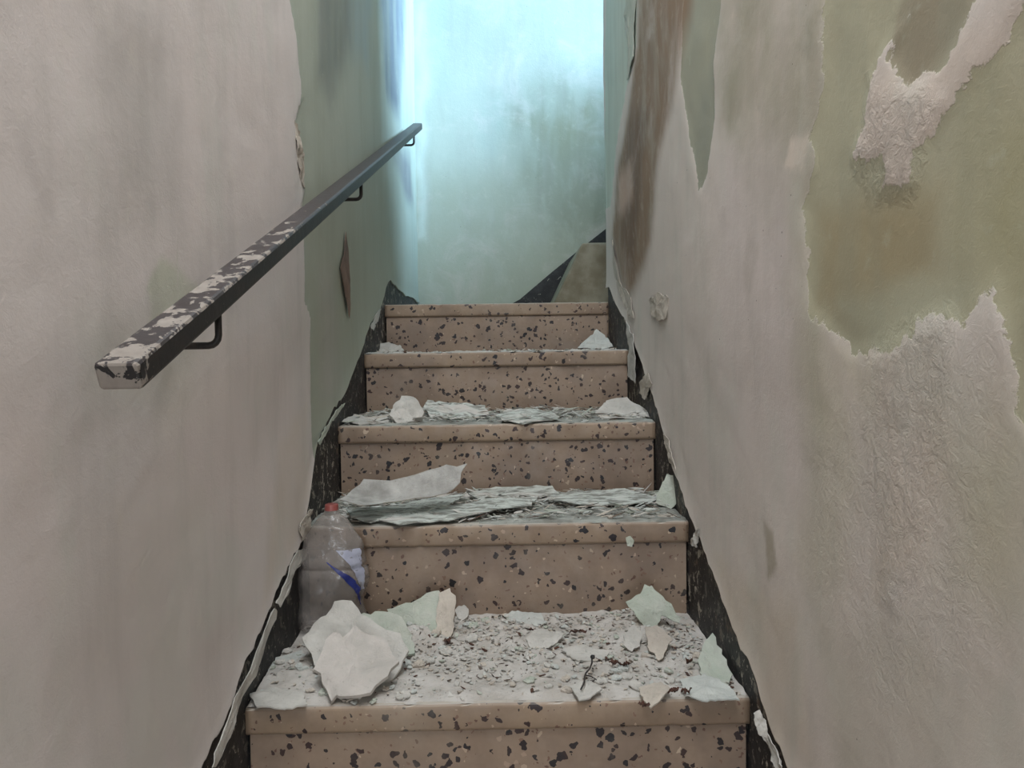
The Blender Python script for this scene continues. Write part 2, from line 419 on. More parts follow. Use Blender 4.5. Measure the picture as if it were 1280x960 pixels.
def paint_left(A, Z):
    P = Paint(A, Z, (176, 168, 161), (142, 148, 130))
    w = lambda pts: wp(pts, XL)
    # green painted part beyond the broken edge of the newer skim coat
    far = 6.0
    e = w([(362, -260), (358, -120), (362, 0), (369, 40), (373, 85), (377, 120), (368, 150), (372, 200), (380, 235), (376, 262), (381, 330), (380, 380), (389, 398), (388, 440), (390, 480), (392, 545), (396, 640)])
    P.strip(e+[(far, e[-1][1]-1), (far, 6)], 0.0, 0.02, 0.012)
    P.stain(w([(395, -200), (455, -200), (440, 60), (412, 130), (398, 100)]), (98, 104, 96), 0.06, 0.8, 'b', streak=True)
    P.stain(w([(465, -200), (512, -200), (505, 70), (500, 150), (483, 120)]), (86, 92, 96), 0.06, 1.0, 'b', streak=True)
    P.stain(w([(490, 190), (512, 190), (518, 260), (508, 250)]), (94, 92, 94), 0.06, 0.8, 'b', streak=True)
    P.stain(w([(380, 250), (500, 200), (520, 380), (400, 500), (390, 420)]), (134, 134, 112), 0.15, 0.6, 'b')
    P.stain(w([(425, -200), (470, -200), (460, 90), (440, 60)]), (124, 140, 140), 0.06, 0.7, 'b', streak=True)  # bluish tint paints the gradual onset of window daylight into the green coat
    P.stain(w([(400, 330), (420, 330), (430, 500), (405, 500)]), (150, 144, 134), 0.05, 0.6, 'b', streak=True)
    # old green showing through near the rail
    P.stain(w([(198, 318), (212, 330), (245, 372), (180, 420), (186, 380), (182, 352)]), (158, 162, 138), 0.006, 0.9, noisy=0.1)
    P.stain(w([(190, 310), (240, 360), (230, 400), (170, 430)]), (150, 154, 124), 0.01, 0.8, 'b')
    P.stain(w([(100, 400), (200, 380), (250, 370), (250, 500), (110, 500)]), (160, 160, 142), 0.04, 0.5)
    P.stain(w([(215, 450), (290, 400), (290, 520), (200, 560)]), (186, 178, 166), 0.03, 0.7)
    P.stain(w([(120, 0), (205, 0), (230, 300), (130, 330)]), (144, 138, 130), 0.05, 0.55, streak=True)
    P.stain(w([(20, 130), (40, 140), (55, 260), (48, 270), (30, 165)]), (140, 132, 126), 0.02, 0.45)
    P.stain(w([(225, 0), (370, 0), (360, 330), (230, 330)]), (178, 165, 156), 0.08, 0.5)
    P.stain(w([(260, 420), (350, 400), (388, 620), (250, 700), (190, 640)]), (186, 174, 168), 0.06, 0.55)
    P.stain(w([(0, 500), (110, 540), (60, 760), (0, 780)]), (172, 158, 150), 0.05, 0.45)
    P.stain(w([(0, 780), (300, 760), (240, 960), (0, 960)]), (166, 156, 148), 0.05, 0.5)
    P.stain(w([(350, 560), (386, 500), (388, 640), (330, 760)]), (176, 160, 132), 0.03, 0.4)
    return P
edge_l = edge_path([(522, 378), (505, 366), (486, 351), (480, 372), (463, 405), (447, 452), (436, 480), (428, 498), (418, 512), (410, 524), (398, 548), (391, 588), (386, 622), (382, 640), (380, 668), (368, 690), (352, 722), (338, 756), (318, 800), (298, 852), (276, 905), (252, 960), (236, 1000)], XL)
tag(side_wall('wall_left', XL, 1, edge_l, Y_BACK+0.03, 330, 420, paint_left), kind='structure')

def paint_right(A, Z):
    P = Paint(A, Z, (176, 166, 154), (150, 146, 116))
    w = lambda pts: wp(pts, XR)
    # grey green streaks, upper far
    P.strip(w([(858, -80), (905, -120), (898, 20), (890, 80), (893, 150), (884, 220), (874, 243), (866, 180), (852, 95)]), 0.0, 0.02, 0.02)
    P.stain(w([(840, -120), (915, -120), (900, 250), (850, 250)]), (124, 126, 108), 0.02, 0.9, 'b')
    P.stain(w([(905, -60), (960, -60), (950, 120), (915, 150), (905, 90)]), (146, 132, 114), 0.05, 0.6)
    P.stain(w([(975, 90), (1020, 80), (1015, 200), (985, 170)]), (134, 126, 104), 0.03, 0.6)
    P.stain(w([(930, 0), (1030, 0), (1020, 200), (940, 260)]), (158, 144, 124), 0.06, 0.5)
    P.stain(w([(880, -60), (1040, -60), (1040, 90), (1000, 260), (930, 240), (885, 120)]), (136, 132, 108), 0.05, 0.75, warp=0.15, noisy=0.7)
    P.stain(w([(985, 200), (1040, 200), (1030, 640), (995, 600)]), (150, 146, 122), 0.03, 0.7, warp=0.1, noisy=0.6)
    P.stain(w([(1180, 560), (1240, 520), (1300, 520), (1300, 720), (1200, 700)]), (150, 148, 116), 0.06, 0.6, warp=0.1)
    # brown leak running down the far end
    P.stain(w([(800, -220), (880, -220), (862, 20), (842, 110), (822, 200), (812, 300), (800, 350), (788, 370), (775, 345), (766, 300), (772, 220), (785, 140), (798, 60)]), (118, 94, 66), 0.04, 1.1, 'ab', warp=0.05, noisy=0.2)
    P.stain(w([(786, 150), (812, 130), (800, 260), (792, 345), (776, 300)]), (96, 70, 44), 0.04, 0.9, noisy=0.3, streak=True)
    P.stain(w([(776, 212), (790, 205), (792, 245), (780, 270), (773, 265)]), (168, 138, 116), 0.03, 0.85, noisy=0.1)
    # mint paint left at the very end of the wall
    P.strip(w([(760, -300), (800, -300), (797, 0), (795, 60), (783, 110), (774, 165), (768, 210), (763, 260), (755, 260)]), 0.0, 0.02, 0.01)
    P.stain(w([(755, -300), (803, -300), (800, 0), (796, 70), (776, 170), (764, 265), (750, 265)]), (160, 172, 156), 0.02, 1.0, 'b', noisy=0.1)
    # wide olive area of old paint
    P.strip(w([(1030, -90), (1028, 40), (1025, 110), (1014, 170), (1020, 205), (1008, 250), (1012, 300), (1008, 350), (1018, 388), (1038, 405), (1060, 432), (1090, 443), (1125, 432), (1150, 412), (1180, 402), (1210, 398), (1222, 380), (1245, 350), (1262, 420), (1270, 500), (1290, 530), (1420, 560), (1420, -140), (1100, -140)]), 0.0, 0.035, 0.03)
    P.stain(w([(1025, 250), (1180, 230), (1175, 350), (1080, 420), (1025, 370)]), (138, 124, 84), 0.03, 0.8, 'b')
    P.stain(w([(1240, 150), (1300, 120), (1300, 420), (1240, 300)]), (140, 136, 92), 0.05, 0.7, 'b')
    P.stain(w([(1200, 80), (1240, 60), (1225, 200), (1215, 400), (1195, 300)]), (140, 136, 100), 0.03, 0.6, 'b', streak=True)
    P.stain(w([(1050, 370), (1220, 350), (1200, 400), (1090, 440)]), (150, 150, 122), 0.02, 0.8, 'b')
    # remains of the skim coat crossing it diagonally
    P.strip(w([(1300, -40), (1262, 20), (1235, 60), (1205, 95), (1180, 140), (1160, 165), (1145, 180), (1142, 225), (1128, 235), (1112, 232), (1098, 234), (1105, 200), (1100, 185), (1085, 200), (1066, 190), (1078, 160), (1080, 120), (1085, 95), (1100, 60), (1130, 30), (1155, 0), (1160, -40)]), 1.0, 0.03, 0.02)
    P.strip(w([(1108, 62), (1122, 45), (1135, 20), (1150, -40), (1250, -60), (1212, 2), (1200, 30), (1178, 75), (1160, 92), (1140, 105), (1125, 88)]), 0.0, 0.03, 0.015)
    P.stain(w([(1108, 62), (1150, -60), (1220, -60), (1200, 30), (1160, 92), (1140, 105)]), (128, 118, 92), 0.01, 0.9, 'b')
    P.rub(w([(1070, 200), (1080, 90), (1170, 110), (1150, 160), (1145, 235), (1090, 240)]), 1.0, 0.015)
    P.stain(w([(1065, 200), (1080, 90), (1300, -40), (1280, 20), (1160, 170), (1140, 235), (1090, 240)]), (176, 160, 142), 0.015, 0.7)
    # crumbly render below
    P.rub(w([(1085, 440), (1190, 405), (1185, 540), (1160, 700), (1135, 770), (1100, 740), (1085, 600)]), 1.0, 0.02)
    P.rub(w([(1015, 560), (1230, 420), (1240, 800), (1130, 900), (1020, 720)]), 0.35, 0.05)
    P.stain(w([(1085, 440), (1190, 405), (1185, 540), (1160, 700), (1100, 740)]), (178, 164, 144), 0.02, 0.7)
    P.stain(w([(1090, 440), (1050, 430), (1070, 500), (1090, 560)]), (170, 162, 134), 0.02, 0.5)
    P.stain(w([(1000, 420), (1060, 430), (1080, 620), (1030, 780), (1000, 700)]), (160, 154, 128), 0.05, 0.6)
    P.stain(w([(1180, 520), (1300, 500), (1300, 760), (1200, 720)]), (160, 152, 126), 0.05, 0.6)
    P.stain(w([(1030, 800), (1300, 700), (1300, 1000), (1050, 1000)]), (158, 152, 134), 0.05, 0.6)
    P.stain(w([(900, 200), (1000, 180), (1000, 640), (890, 520)]), (178, 166, 160), 0.06, 0.5)
    P.stain(w([(935, 280), (952, 300), (945, 365), (938, 380), (930, 340)]), (150, 140, 126), 0.01, 0.6)
    P.stain(w([(950, 650), (962, 660), (970, 700), (958, 720)]), (132, 122, 98), 0.006, 0.7)
    P.stain(w([(992, 170), (1014, 168), (1008, 205), (984, 208)]), (192, 178, 160), 0.008, 0.7, noisy=0.1)
    P.stain(w([(795, 360), (1000, 420), (1010, 600), (900, 640)]), (168, 158, 148), 0.05, 0.4)
    P.stain(w([(890, 700), (1000, 760), (1010, 960), (960, 960)]), (172, 158, 134), 0.03, 0.5)
    return P
edge_r = edge_path([(764, 358), (774, 385), (784, 405), (792, 425), (806, 462), (818, 500), (832, 545), (845, 590), (858, 630), (874, 668), (888, 705), (902, 745), (918, 785), (932, 820), (950, 862), (966, 910), (985, 960), (1000, 1000)], XR)
Y_RE = 2.50
tag(side_wall('wall_right', XR, -1, edge_r, Y_RE, 330, 420, paint_right), kind='structure')

# masonry behind the plaster, and the end of the right wall where the stair turns
def prism_x(name, x0, x1, yz, m, parent=None):
    n = len(yz); v = [(x0, a, b) for a, b in yz]+[(x1, a, b) for a, b in yz]
    f = [tuple(range(n))[::-1], tuple(range(n, 2*n))]+[(i, (i+1) % n, n+(i+1) % n, n+i) for i in range(n)]
    o = mesh_obj(name, v, f, m, parent)
    bm = bmesh.new(); bm.from_mesh(o.data); bmesh.ops.recalc_face_normals(bm, faces=bm.faces[:]); bm.to_mesh(o.data); bm.free()
    return o
M['masonry'] = mat_plain('masonry', lin(150, 142, 130), lin(128, 120, 108), 12)
tag(box_obj('wall_left_masonry', SL-0.20, SL-0.002, -2.7, Y_BACK+0.2, -0.08, 3.7, M['masonry']), kind='structure')
tag(box_obj('wall_right_masonry', SR+0.002, SR+0.13, -2.7, Y_RE-0.004, -0.08, 3.7, M['masonry']), kind='structure')
tag(box_obj('ceiling', -0.6, 2.4, -2.7, Y_BACK+0.2, 4.8, 4.88, M['ceiling']), kind='structure')
tag(box_obj('ceiling_stairwell', SL-0.2, SR+0.13, -2.7, 1.9, 3.7, 3.76, M['ceiling']), kind='structure')

# skirtings: sloping black strips on both walls, then level along the landing
def skirt(name, X, sgn, y_end, level_to):
    lo, hi = -0.30, 0.10
    pts = [(ny(-5)-0.1, 0.0), (ny(-5)-0.1, 0.10)]
    ys = [ny(-5)+k*0.1 for k in range(0, 60) if ny(-5)+k*0.1 < y_end and ny(-5)+k*0.1 > ny(-5)+0.01]
    up = [(y, nose_line(y)+hi) for y in ys]+[(y_end, nose_line(y_end)+hi)]
    down = [(y, max(0, nose_line(y)+lo)) for y in reversed(ys+[y_end])]
    if level_to: up += [(level_to, nose_line(y_end)+hi)]; down = [(level_to, LAND-0.09)]+down
    return prism_x(name, X, X-sgn*0.0018, pts+up+down, M['black'])
tag(skirt('baseboard_left', SL, 1, 2.52, Y_BACK), kind='structure')
tag(skirt('baseboard_right', SR, -1, Y_RE-0.006, None), kind='structure')

# ------------------------------------------------------------------ back wall of the landing
def paint_back(A, Z):
    P = Paint(A, Z, (150, 158, 142), (150, 160, 138))
    w = lambda pts: [(v.x, v.z) for v in (on_y(a, b, Y_BACK) for a, b in pts)]
    P.stain(w([(500, 230), (620, 210), (760, 160), (800, 160), (800, 420), (500, 420)]), (140, 144, 122), 0.12, 0.8, noisy=0.2)  # shade below the slanting edge of the window light, painted into the colour
    P.stain(w([(620, 130), (690, 95), (800, 100), (800, 300), (700, 300), (650, 220)]), (112, 118, 96), 0.16, 0.75, streak=True)  # olive staining, widened so its colour also paints the dimming towards lower right
    P.stain(w([(655, 150), (745, 130), (752, 170), (700, 200)]), (112, 112, 80), 0.08, 0.6, streak=True)
    P.stain(w([(520, 0), (535, 0), (532, 300), (522, 300)]), (176, 190, 180), 0.03, 0.6)
    P.stain(w([(540, -60), (560, -60), (562, 110), (545, 120)]), (140, 156, 152), 0.04, 0.5, streak=True)
    P.stain(w([(600, 120), (640, 120), (620, 200), (604, 190)]), (142, 158, 146), 0.05, 0.4, streak=True)
    return P
na, nzr = 200, 220
xs = np.linspace(-0.42, 2.3, na); zs = np.linspace(LAND-0.05, 4.8, nzr)
A = np.repeat(xs[:, None], nzr, 1); Z = np.repeat(zs[None, :], na, 0)
P = paint_back(A, Z)
pts = np.stack([A, Y_BACK-(fbm(A*3, Z*3, 77)-0.5)*0.008, Z], -1)
tag(wall_surface('wall_back', pts, na, nzr, P.a, P.b, P.layer, P.rough, M['wall']), kind='structure')
tag(box_obj('wall_back_masonry', -0.6, 2.4, Y_BACK+0.012, Y_BACK+0.2, 0, 4.88, M['masonry']), kind='structure')

# black raking skirting on the back wall
sk = [on_y(a, b, Y_BACK-0.012) for a, b in ((600, 392), (618, 392), (650, 374), (690, 340), (728, 309), (765, 280), (800, 252), (800, 300), (765, 330), (728, 352), (700, 420), (600, 420))]
v = [(p.x, Y_BACK-0.012, p.z) for p in sk]+[(p.x, Y_BACK-0.004, p.z) for p in sk]
n = len(sk)
o = mesh_obj('baseboard_back', v, [tuple(range(n)), tuple(range(n, 2*n))[::-1]]+[((i+1) % n, i, n+i, n+(i+1) % n) for i in range(n)], M['black_clean'])
tag(o, kind='structure')
tag(box_obj('baseboard_landing', SL, 0.12, Y_BACK-0.014, Y_BACK-0.004, LAND, LAND+0.035, M['black']), kind='structure')

# flight that turns right at the landing: winder with plastered face, then steps going right
upper = empty('upper_staircase', (0.5, 3.0, LAND))
tag(upper, 'dirty olive plastered turning step beyond the top terrazzo step at right', 'staircase')
uo = Vector(upper.location)
M['olive'] = mat_plain('dirty_olive_plaster', lin(140, 134, 116), lin(114, 104, 84), 9, 0.85, 0.5)
def frustum(name, bot, top, y0, y1, m):
    """block with a slanting left end"""
    v = [(bot[0], y0, bot[2]), (bot[1], y0, bot[2]), (top[1], y0, top[2]), (top[0], y0, top[2])]
    v += [(a, y1, c) for a, b, c in v]
    o = mesh_obj(name, [Vector(p)-uo for p in v], [(0, 1, 2, 3), (7, 6, 5, 4), (4, 5, 1, 0), (1, 5, 6, 2), (2, 6, 7, 3), (3, 7, 4, 0)], m, upper)
    md = o.modifiers.new('b', 'BEVEL'); md.width = 0.012; md.segments = 3
    return o
pb = on_y(690, 386, 2.95); pt = on_y(728, 303, 2.95)
ub = frustum('winder_step', (pb.x-0.01, 0.62, LAND), (pt.x, 0.62, pt.z), 2.95, Y_BACK-0.014, M['olive'])
for k in range(5):
    z0 = pt.z+k*0.175; x0 = 0.62+k*0.27
    o = box_obj('upper_step', x0-0.0, x0+0.27, 2.60, Y_BACK-0.014, LAND, z0+0.12, M['riser'], upper); o.data.transform(Matrix.Translation(-uo))
tag(box_obj('wall_upper_front', SR+0.131, 2.4, 1.0, 1.1, LAND-0.1, 4.8, M['ceiling']), kind='structure')
tag(box_obj('floor_upper', SR+0.131, 2.35, 1.0, Y_BACK, LAND-0.2, LAND-0.101, M['floor']), kind='structure')
tag(box_obj('wall_right_upper', SR+0.002, SR+0.13, 1.0, Y_RE-0.004, 3.70, 4.8, M['masonry']), kind='structure')
tag(box_obj('wall_left_upper', SL-0.2, SL, 1.8, Y_BACK, 3.701, 4.8, M['ceiling']), kind='structure')
tag(box_obj('wall_over_stairwell', SL, SR+0.001, 1.8, 1.9, 3.76, 4.8, M['ceiling']), kind='structure')
# end wall with window that lets the cool daylight in
WX = 2.20
tag(box_obj('wall_upper_end', WX, WX+0.15, 1.1, Y_BACK, LAND-0.1, 3.70, M['ceiling']), kind='structure')
tag(box_obj('wall_upper_end_lintel', WX, WX+0.15, 1.1, Y_BACK, 4.62, 4.8, M['ceiling']), kind='structure')
win = empty('window_1', (WX+0.07, 2.3, 3.5)); tag(win, kind='structure')
wo = Vector(win.location)
for (a, b, c, d) in ((1.1, Y_BACK, 3.70, 3.73), (1.1, Y_BACK, 4.57, 4.62), (1.1, 1.15, 3.73, 4.57), (Y_BACK-0.05, Y_BACK, 3.73, 4.57), (2.28, 2.32, 3.73, 4.57)):
    o = box_obj('window_frame', WX+0.05, WX+0.09, a, b, c, d, M['frame'], win); o.data.transform(Matrix.Translation(-wo))
# entrance end of the stairwell
for nm, a in (('wall_front', (SL-0.2, -0.34, -2.8, -2.7, 0, 3.76)), ('wall_front_right', (0.32, SR+0.13, -2.8, -2.7, 0, 3.76)), ('wall_front_lintel', (-0.34, 0.32, -2.8, -2.7, 2.1, 3.76))):
    tag(box_obj(nm, *a, M['ceiling']), kind='structure')

# ------------------------------------------------------------------ handrail
def mat_rail():
    t = NT('chipped_black_rail'); c = t.coord()
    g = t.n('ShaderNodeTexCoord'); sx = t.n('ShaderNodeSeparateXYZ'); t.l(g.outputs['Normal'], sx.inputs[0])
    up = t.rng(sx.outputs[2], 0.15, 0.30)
    sp = t.n('ShaderNodeSeparateXYZ'); t.l(c, sp.inputs[0])
    near = t.rng(sp.outputs[1], 0.25, 1.15, 1.0, 0.0)
    nf = t.noise(c, 46, 6, 0.6, 0.5)
    thr = t.math('SUBTRACT', t.math('SUBTRACT', 0.72, t.math('MULTIPLY', t.math('LESS_THAN', sp.outputs[1], 0.012), 0.06)), t.math('MULTIPLY', near, 0.20))
    fl = t.rng(t.math('SUBTRACT', nf, thr), -0.008, 0.008)
    front = t.math('LESS_THAN', sp.outputs[1], 0.028)
    msk = t.math('MAXIMUM', t.math('MULTIPLY', fl, up), t.math('MULTIPLY', t.math('MULTIPLY', fl, front), 0.8))
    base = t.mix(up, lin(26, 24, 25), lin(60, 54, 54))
    base = t.mix(t.math('MULTIPLY', t.rng(t.noise(c, 30, 5, 0.6), 0.45, 0.7), 0.5), base, lin(50, 40, 36))
    spk = t.rng(t.noise(c, 170, 3, 0.6), 0.68, 0.72)
    base = t.mix(t.math('MULTIPLY', spk, 0.5), base, lin(130, 118, 108))
    col = t.mix(msk, base, t.mix(t.noise(c, 70, 3), lin(160, 152, 142), lin(124, 114, 106)))
    return t.fin(col, t.rng(msk, 0, 1, 0.45, 0.85), t.bump(t.math('ADD', nf, msk), 0.4, 0.0015))
M['rail'] = mat_rail()
M['iron'] = mat_plain('black_iron', lin(24, 22, 22), lin(48, 40, 36), 60, 0.5)
RX = -0.330
def rail_pt(px, py):
    return on_x(px, py, RX)
near = rail_pt(147, 471); far = rail_pt(522, 158)
rd = (far-near); rl = rd.length; ang = math.atan2(far.z-near.z, far.y-near.y)
rail = empty('handrail', near); rail.rotation_euler = (ang, 0, 0)
tag(rail, 'long square black wooden handrail with flaking paint on the left wall', 'handrail')
bm = bmesh.new(); bmesh.ops.create_cube(bm, size=1)
for v in bm.verts: v.co = Vector((v.co.x*0.038, (v.co.y+0.5)*rl, v.co.z*0.026))
bmesh.ops.bevel(bm, geom=[e for e in bm.edges if abs(e.verts[0].co.y-e.verts[1].co.y) > 0.5], offset=0.004, segments=2, profile=0.5, affect='EDGES')
bmesh.ops.bevel(bm, geom=[e for e in bm.edges if max(e.verts[0].co.y, e.verts[1].co.y) < 0.001], offset=0.003, segments=2, profile=0.5, affect='EDGES')
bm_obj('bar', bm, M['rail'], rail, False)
def tube_pts(path, r, seg=8):
    vs, fs = [], []
    path = [Vector(p) for p in path]
    for i, p in enumerate(path):
        d = (path[min(i+1, len(path)-1)]-path[max(i-1, 0)]).normalized()
        a = d.orthogonal().normalized() if i == 0 else (pa-d*pa.dot(d)).normalized()
        pa = a; b = d.cross(a)
        for k in range(seg):
            t = 2*math.pi*k/seg; vs.append(p+(a*math.cos(t)+b*math.sin(t))*(r[i] if isinstance(r, (list, tuple)) else r))
    for i in range(len(path)-1):
        for k in range(seg):
            fs.append((i*seg+k, i*seg+(k+1) % seg, (i+1)*seg+(k+1) % seg, (i+1)*seg+k))
    fs.append(tuple(range(seg))[::-1]); fs.append(tuple((len(path)-1)*seg+k for k in range(seg)))
    return vs, fs
inv = Matrix.Rotation(-ang, 4, 'X')
for (px, py) in ((268, 385), (449, 226), (516, 166)):
    c = rail_pt(px, py)
    t = (c.y-near.y)/math.cos(ang)
    top = near+Vector((0, math.cos(ang)*t, math.sin(ang)*t))
    z0 = -0.012
    drop = 0.045
    path = [top+Vector((0.004, 0, z0)), top+Vector((0.004, 0, z0-drop+0.012))]
    for q in range(1, 5):
        th = q/4*math.pi/2; path.append(top+Vector((0.004-0.012*(1-math.cos(th)), 0, z0-drop+0.012-0.012*math.sin(th))))
    path.append(Vector((XL-0.003, top.y, top.z+z0-drop)))
    loc = [inv @ (p-near) for p in path]
    vs, fs = tube_pts(loc, 0.0042)
    mesh_obj('bracket', vs, fs, M['iron'], rail, True)

# ------------------------------------------------------------------ flakes
def flake(name, origin, u, v, outline, thick, mat, seed, label=None, cat='plaster flake', group=None, curl=0.0, rough=0.002, jag=0.028, under=None, kind=None, parent=None, curl_dir=(0, 1)):
    """thin irregular piece: outline = (a, b) pairs along axes u, v"""
    rnd = random.Random(seed)
    u = Vector(u).normalized(); v = Vector(v).normalized(); n = u.cross(v).normalized()
    out = []
    m = len(outline)
    size = max(max(abs(a) for a, b in outline), max(abs(b) for a, b in outline))
    for i in range(m):
        a = Vector(outline[i]+(0,)); b = Vector(outline[(i+1) % m]+(0,))
        k = max(2, int((b-a).length/size*10))
        for q in range(k):
            p = a.lerp(b, q/k)
            if q or True: p += Vector((rnd.uniform(-1, 1), rnd.uniform(-1, 1), 0))*size*jag*(0.4 if q == 0 else 1)
            out.append(p)
    c = sum(out, Vector())/len(out)
    rings = (0.0, 0.2, 0.4, 0.6, 0.8, 0.93, 1.0) if size > 0.02 else (0.0, 0.4, 0.75, 1.0)
    top, bot = [], []
    def h(p):
        q = (p-c)/size
        s = q.x*curl_dir[0]+q.y*curl_dir[1]
        return curl*size*s*s+rough*(mnoise.noise(p*(2.2/size)+Vector((seed*3.1, 0, 0)))*1.6+mnoise.noise(p*(7/size)+Vector((0, seed, 0)))*0.8+mnoise.noise(p*(17/size)+Vector((0, seed, 5)))*0.45)
    N = len(out)
    verts = []
    for s in (0, 1):
        for r in rings[1:]:
            for p in out:
                q = c.lerp(p, r); z = h(q)-(thick if s else 0)*(1.0 if r < 1 else 0.9)
                verts.append(u*q.x+v*q.y+n*z)
        q = c; verts.append(u*q.x+v*q.y+n*(h(q)-(thick if s else 0)))
    R = len(rings)-1; half = R*N+1
    faces, mi = [], []
    for s in (0, 1):
        b0 = s*half
        for r in range(R-1):
            for i in range(N):
                f = (b0+r*N+i, b0+r*N+(i+1) % N, b0+(r+1)*N+(i+1) % N, b0+(r+1)*N+i)
                faces.append(f[::-1] if s == 0 else f); mi.append(s if under else 0)
        for i in range(N):
            f = (b0+R*N, b0+i, b0+(i+1) % N); faces.append(f if s == 0 else f[::-1]); mi.append(s if under else 0)
    for i in range(N):
        a = (R-1)*N+i; b = (R-1)*N+(i+1) % N
        faces.append((a, half+a, half+b, b)); mi.append(1 if under else 0)
    o = mesh_obj(name, verts, faces, [mat]+([under] if under else []), parent, True, mi)
    try: o.data.set_sharp_from_angle(angle=math.radians(50))
    except Exception: pass
    o.location = origin
    if label: tag(o, label, cat, group)
    if kind: o['kind'] = kind
    return o

def px_flake(name, base_px, zt, pxs, tilt, mat, seed, label, yawd=0.0, **kw):
    """outline read off the photograph on a plane standing on the tread at base_px; tilt 0 = lying flat, 90 = upright"""
    b = on_z(base_px[0], base_px[1], zt+0.009)
    t = math.radians(tilt); y = math.radians(yawd)
    u = Vector((math.cos(y), math.sin(y), 0)); v = Vector((-math.sin(y)*math.cos(t), math.cos(y)*math.cos(t), math.sin(t)))
    n = u.cross(v)
    out = []
    for a, c in pxs:
        p = on_plane(a, c, b, n)-b; out.append((p.dot(u), p.dot(v)))
    return flake(name, b, u, v, out, kw.pop('thick', 0.0025), mat, seed, label, **kw)

TA, TB, TC, TD = nz(0), nz(1), nz(2), nz(3)
M['chalk'] = mat_flake('chalky_plaster', lin(196, 188, 180), lin(178, 172, 164), 0.25)
W_, C_, G_, I_ = M['white'], M['cream'], M['mint'], M['ice']
nm = 'plaster_flake'
# --- nearest tread, left heap
px_flake(nm, (405, 850), TA, [(378, 800), (392, 778), (408, 766), (418, 753), (440, 752), (452, 766), (470, 780), (500, 790), (512, 815), (492, 845), (458, 872), (420, 878), (405, 850)], 32, W_, 1,
         'largest white plaster flake in the left heap, leaning beside the bottle foot', jag=0.022, rough=0.009, thick=0.006)
px_flake(nm, (460, 880), TA, [(404, 812), (416, 790), (430, 796), (442, 782), (466, 796), (484, 800), (498, 826), (486, 850), (470, 858), (450, 872), (424, 868), (412, 874), (402, 850), (392, 836)], 26, M['chalk'], 102,
         'thick chalky plaster lump in front of the big white flake at the left heap', rough=0.008, jag=0.04, thick=0.007, cat='plaster lump')
px_flake(nm, (500, 822), TA, [(448, 770), (478, 762), (498, 768), (514, 790), (518, 815), (495, 830), (462, 830), (450, 800)], 30, M['mint'], 3,
         'pale greenish plaster flake on the right shoulder of the left heap', rough=0.006, thick=0.006)
px_flake(nm, (520, 800), TA, [(484, 760), (520, 750), (548, 737), (556, 745), (548, 790), (525, 803), (498, 800)], 45, G_, 4,
         'long mint green paint flake leaning back above the left heap', rough=0.004)
px_flake(nm, (560, 800), TA, [(548, 742), (562, 735), (569, 745), (568, 782), (558, 802), (544, 790)], 50, C_, 5,
         'narrow upright cream plaster chip right of the left heap', rough=0.003, thick=0.010)
px_flake(nm, (578, 778), TA, [(568, 762), (578, 754), (586, 762), (584, 772), (574, 777)], 30, W_, 6,
         'small round white plaster chip against the riser, right of the narrow upright chip', rough=0.003, thick=0.006)
px_flake(nm, (350, 850), TA, [(345, 822), (378, 812), (392, 836), (376, 858), (340, 862), (330, 846)], 6, I_, 7,
         'flat pale flake at the left end of the nearest tread by the black skirting', rough=0.003)
px_flake(nm, (340, 884), TA, [(312, 868), (345, 858), (378, 866), (384, 880), (360, 886), (322, 883)], 4, W_, 8,
         'flat white flake on the front left corner of the nearest tread', rough=0.002)
# --- nearest tread, right part
px_flake(nm, (815, 792), TA, [(782, 752), (800, 742), (806, 731), (814, 732), (852, 772), (850, 778), (828, 768), (818, 792), (800, 776)], 55, G_, 10,
         'pointed mint green paint flake leaning on the riser at the right of the nearest tread', rough=0.004)
px_flake(nm, (790, 816), TA, [(780, 790), (793, 780), (802, 790), (800, 806), (790, 815), (779, 806)], 25, W_, 11,
         'small oval white flake below the pointed green flake', rough=0.003)
px_flake(nm, (826, 826), TA, [(806, 784), (822, 780), (842, 798), (834, 812), (824, 826), (810, 808)], 22, C_, 12,
         'kite shaped cream flake right of the oval white flake', rough=0.003)
px_flake(nm, (668, 812), TA, [(657, 798), (668, 788), (690, 788), (706, 794), (694, 804), (684, 813), (664, 810)], 16, W_, 13,
         'white flake in the middle back of the nearest tread', rough=0.003)
px_flake(nm, (725, 822), TA, [(702, 812), (730, 806), (762, 814), (756, 824), (722, 826)], 8, W_, 14,
         'flat white flake behind the dark twig', rough=0.002)
px_flake(nm, (812, 882), TA, [(798, 858), (826, 852), (838, 860), (826, 874), (814, 884), (804, 874)], 6, C_, 15,
         'triangular cream flake pointing over the front edge of the nearest tread', rough=0.002)
px_flake(nm, (905, 850), TA, [(872, 826), (882, 802), (890, 792), (902, 812), (916, 842), (908, 862), (880, 846)], 14, G_, 16,
         'pale green flake at the right end of the nearest tread against the skirting', rough=0.004)
px_flake(nm, (735, 872), TA, [(712, 856), (738, 850), (752, 862), (738, 872), (724, 876)], 4, W_, 17,
         'flat round white flake under the lower end of the dark twig', rough=0.002)
px_flake(nm, (880, 868), TA, [(850, 850), (880, 842), (912, 858), (924, 872), (884, 876), (856, 868)], 4, I_, 18,
         'flat pale flake at the front right corner of the nearest tread', rough=0.003)
px_flake(nm, (646, 786), TA, [(612, 780), (640, 764), (676, 766), (684, 780), (650, 788)], 14, I_, 19,
         'pale jagged flake against the riser at the centre back of the nearest tread', rough=0.004)
px_flake('plaster_chip', (951, 916), TA-RISE*0.0, [(942, 892), (950, 888), (958, 905), (960, 922), (950, 920), (944, 906)], 78, W_, 20,
         'small white chip stuck at the right end of the front edge of the nearest tread', rough=0.002)
